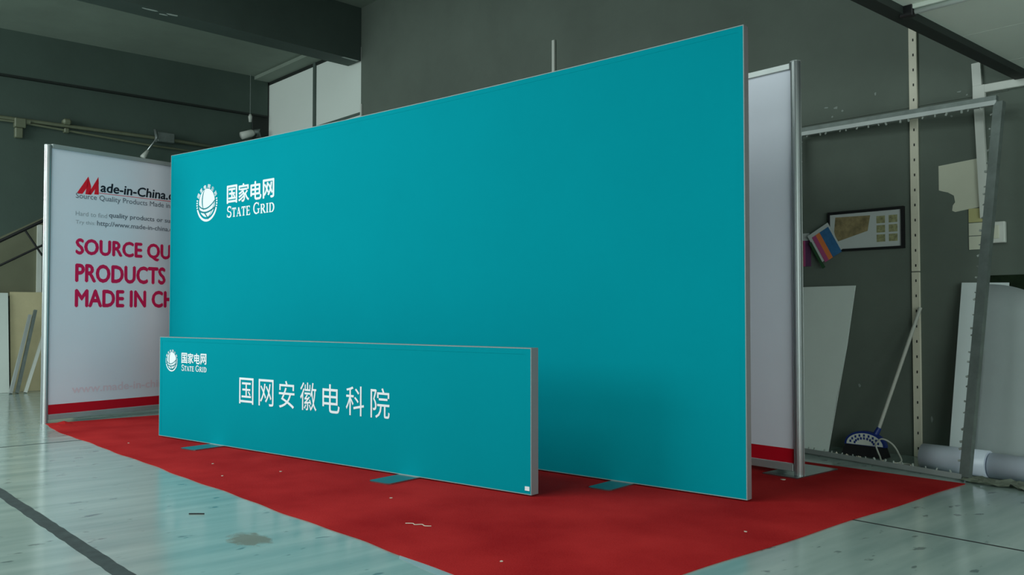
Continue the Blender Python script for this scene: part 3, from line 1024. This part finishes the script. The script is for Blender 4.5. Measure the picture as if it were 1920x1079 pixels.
cable([(-2.79, 5.74, .10), (-2.74, 5.73, .145), (-2.67, 5.73, .12), (-2.62, 5.72, .06), (-2.60, 5.70, .012), (-2.66, 5.62, .006), (-2.74, 5.66, .006)], 'loose_cable',
      'looped grey-white cable rising beside the broom head', group=None)
cable([(-2.78, 5.73, .095), (-2.73, 5.68, .04), (-2.66, 5.60, .006), (-2.56, 5.70, .006), (-2.45, 5.58, .006), (-2.36, 5.52, .006), (-2.47, 5.50, .006), (-2.60, 5.585, .016), (-2.70, 5.64, .008)], 'loose_cable',
      'tangled grey-white cable lying behind the frame bottom rail')
# swept-up rubbish behind the frame
rub = []
for k in range(46):
    x = random.uniform(-3.15, -2.47); y = 5.72 - (x + 3.45) * .194 + random.uniform(0, .10)
    rub.append((x, y, random.uniform(.006, .02)))
bm = bmesh.new()
for x, y, s in rub:
    a = random.uniform(0, PI)
    k = len(bm.verts)
    q = [bm.verts.new((x + s * math.cos(a + t_ * PI / 2) * random.uniform(.5, 1), y + s * math.sin(a + t_ * PI / 2) * random.uniform(.5, 1), .0015 + random.uniform(0, .012))) for t_ in range(4)]
    tpv = bm.verts.new((x, y, .012 + s * .6))
    for t_ in range(4):
        bm.faces.new((q[t_], q[(t_ + 1) % 4], tpv))
    bm.faces.new(q[::-1])
ru = obj('swept_rubbish', bm, 'scrap')
ru['kind'] = 'stuff'; ru['label'] = 'pale swept scraps lying along the frame bottom rail'; ru['category'] = 'rubbish'

# ------------------------------------------------------------------ floor tape and scraps
bm = bmesh.new()
n = 90
a_, b_ = [], []
for i in range(n + 1):
    x = -6.6 + i * (6.6 - 1.0) / n
    a_.append(bm.verts.new((x, 1.092 - .006 * random.random(), .0012))); b_.append(bm.verts.new((x, 1.150 + .006 * random.random(), .0012)))
for i in range(n):
    bm.faces.new((a_[i], a_[i + 1], b_[i + 1], b_[i]))
r = bmesh.ops.extrude_face_region(bm, geom=bm.faces[:])
for v in [q for q in r['geom'] if isinstance(q, bmesh.types.BMVert)]:
    v.co.z = .0001
bmesh.ops.recalc_face_normals(bm, faces=bm.faces)
tag(obj('floor_tape', bm, 'tape'), 'worn dark grey tape strip across the floor at lower left', 'tape')
tag(obj('clear_tape', plate([(-2.98, 2.045, .0002), (-2.94, 2.015, .0002), (-2.55, 1.985, .0002), (-2.2, 1.99, .0002), (-2.2, 2.043, .0002)], .001, (0, 0, 1)), 'clear_tape'), 'cloudy tape along the carpet edge at bottom centre', 'tape')

cable([(-3.385, 2.355, .0075), (-3.355, 2.375, .009), (-3.335, 2.372, .0075), (-3.31, 2.395, .009), (-3.285, 2.392, .0075), (-3.262, 2.412, .0075)], 'thread', 'white wavy thread lying on the red carpet', 'scrap', .0022, 'thread')
cable([(-4.265, 1.69, .003), (-4.24, 1.72, .003), (-4.215, 1.746, .003)], 'cable_end', 'short black cable end on the floor left of the carpet', 'black', .003, 'cable')


def scrap(x, y, s, z, name, label, m='scrap', group='small pale scraps on the red carpet'):
    k = 6
    o = [(x + s * math.cos(2 * PI * i / k) * random.uniform(.5, 1.2), y + s * math.sin(2 * PI * i / k) * random.uniform(.5, 1.2), z) for i in range(k)]
    return tag(obj(name, plate(o, .003, (0, 0, 1)), m), label, 'scrap', group)


scrap(-2.80, 4.62, .016, .0055, 'scrap', 'white scrap on the carpet beside the aluminium post base', group=None)
scrap(-8.15, 3.0, .02, .0055, 'scrap', 'pale scrap on the carpet near the lettered booth panel', group=None)
for x, y, lb in ((-6.85, 2.25, 'tiny pale speck on the carpet before the left end of the low display'), (-5.55, 2.35, 'tiny pale speck on the carpet right of the low display\'s left foot'),
                 (-5.10, 2.22, 'tiny pale speck near the carpet edge below the large white characters'), (-5.0, 2.55, 'tiny pale speck close under the low display midway between its feet'),
                 (-3.9, 2.62, 'tiny pale speck on the carpet before the low display\'s right foot'), (-2.62, 2.28, 'tiny pale speck near the front right corner of the carpet'),
                 (-2.25, 3.4, 'tiny pale speck near the right edge of the carpet')):
    scrap(x, y, .008, .0055, 'scrap', lb)

# ------------------------------------------------------------------ ceiling tube light over the right
tl = empty('tube_light', (-1.5, 4.32, 2.5), 0, 'white fluorescent tube light on the low ceiling at top right', 'ceiling light')
obj('batten', B(-.40, .8, -.018, .018, -.022, 0, bev=.003), 'ceil_board', tl)
bm = bmesh.new(); tube(bm, [(-.37, 0, -.036), (.77, 0, -.036)], .013, 12)
obj('tube', bm, 'tube', tl, smooth=True)
obj('end_cap', B(-.44, -.375, -.022, .022, -.055, 0, bev=.004), 'black', tl)
obj('end_cap', B(.775, .82, -.022, .022, -.055, 0, bev=.004), 'black', tl)

# ------------------------------------------------------------------ far left wall: conduits, lamps, stair rail, boards
cd = empty('wall_conduits', (XL, 3.9, 3.4), 0, 'pair of olive painted conduits along the far left wall', 'conduit')
bm = bmesh.new(); tube(bm, [(.05, -5, .07), (.05, -1.42, .045), (.05, .6, .04), (.05, 1.95, -.005)], .025, 10)
obj('upper_conduit', bm, 'pipe', cd, smooth=True)
bm = bmesh.new(); tube(bm, [(.06, -5, -.01), (.06, -1.2, .01), (.06, .4, -.075), (.06, 1.9, -.105)], .015, 10)
obj('lower_conduit', bm, 'pipe', cd, smooth=True)
bm = bmesh.new(); box(bm, .0, .12, -.70, -.60, .055, .13, bev=.02); box(bm, .0, .09, -.68, -.62, -.05, .01, bev=.01)
obj('junction_box', bm, 'pipe', cd)
bm = bmesh.new(); box(bm, .0, .1, -1.26, -1.13, -.06, .06, bev=.01); box(bm, .0, .08, -1.25, -1.16, -.19, -.06, bev=.01); box(bm, .02, .09, -1.13, -1.08, .0, .045)
obj('bracket', bm, 'pipe', cd)

sp = empty('arm_spotlight', (XL + .08, 4.38, 3.44), 0, 'silver arm spotlight hanging from the conduits on the left', 'spotlight')
obj('mounting_box', B(-.06, .06, .02, .26, -.06, .08, bev=.01), 'alu_dull', sp)
bm = bmesh.new(); tube(bm, [(.05, -.01, .10), (.06, .0, -.02), (.05, -.03, -.09), (.04, -.12, -.22)], [.022, .016, .013, .013], 8)
obj('arm', bm, 'alu', sp, smooth=True)
bm = bmesh.new(); tube(bm, [(.04, -.10, -.20), (.03, -.15, -.28), (.03, -.17, -.31)], [.018, .035, .038], 12)
obj('lamp_head', bm, 'pvc', sp, smooth=True)

s2 = empty('small_spotlight', (XL + .15, 5.76, 3.65), 0, 'small white spotlight under a hanging cord by the frosted windows', 'spotlight')
bm = bmesh.new(); tube(bm, [(0, -.14, -.03), (0, .02, .03), (0, .07, .045)], [.055, .055, .03], 14)
obj('lamp_head', bm, 'pvc', s2, smooth=True)
bm = bmesh.new(); tube(bm, [(0, .05, .04), (0, .12, .07), (0, .13, -.02)], [.045, .05, .04], 10)
obj('lamp_housing', bm, 'alu_dull', s2, smooth=True)
bm = bmesh.new(); tube(bm, [(0, .04, .06), (.0, .03, .30)], .004, 6)
obj('lamp_stem', bm, 'black', s2)
hc = empty('hanging_cord', (XL + .12, 5.77, 4.3), 0, 'thin pale cord with lamp holder hanging in the far corner', 'cord')
bm = bmesh.new(); tube(bm, [(0, 0, .27), (0, 0, -.36)], .006, 6)
obj('cord', bm, 'alu_dull', hc)
bm = bmesh.new(); tube(bm, [(0, 0, -.33), (0, 0, -.37), (0, 0, -.45)], [.015, .03, .02], 10)
obj('lamp_holder', bm, 'pvc', hc, smooth=True)

rl = empty('stair_railing', (XL + .30, 2.6, 0), 0, 'black metal stair railing slanting up at the far left', 'railing')
bm = bmesh.new(); tube(bm, [(0, -1.6, 1.0), (0, .45, 2.22)], .020, 8); obj('handrail', bm, 'black', rl)
bm = bmesh.new(); tube(bm, [(0, -1.6, .72), (0, .45, 1.91)], .014, 8); obj('lower_rail', bm, 'black', rl)
for a in (.13, -.75, -1.5):
    bm = bmesh.new(); tube(bm, [(0, a, 1.97 + (a - .05) * .6), (0, a + .20, 1.66 + (a - .05) * .6)], .013, 6); obj('baluster', bm, 'black', rl)
for a in (-1.5, .42):
    bm = bmesh.new(); tube(bm, [(0, a, 0), (0, a, 1.2 if a < 0 else 2.18)], .016, 6); obj('newel', bm, 'black', rl)

leaning_x = lambda name, pts, m, label, cat, th=.02: tag(obj(name, plate(pts, th, (1, 0, 0)), m), label, cat)
leaning_x('grey_board', [(-12.24, 2.0, 0.002), (-12.24, 2.59, 0.002), (-12.40, 2.59, 1.235), (-12.40, 2.0, 1.235)], 'foam', 'pale grey board leaning at the left edge of the picture', 'board')
leaning_x('chipboard_sheet', [(-12.31, 2.62, 0.002), (-12.31, 3.35, 0.002), (-12.44, 3.35, 1.25), (-12.44, 2.62, 1.25)], 'board_cream', 'cream chipboard sheet leaning on the far left wall', 'board')
for (y0, y1, z1, m, lb) in ((2.56, 2.80, .96, 'alu_matt', 'silver profile leaning on the chipboard, leftmost of three'), (2.63, 2.86, 1.02, 'alu_dull', 'dull grey profile leaning on the chipboard, middle of three'),
                            (2.72, 2.96, .72, 'pvc', 'bright white profile leaning on the chipboard, rightmost of three')):
    bm = bmesh.new()
    bar(bm, (-12.02, y0, .008), (-12.20, y1, z1), .05, .035, (0, 1, 0))
    tag(obj('metal_profile', bm, m), lb, 'profile', 'profiles leaning on the chipboard')
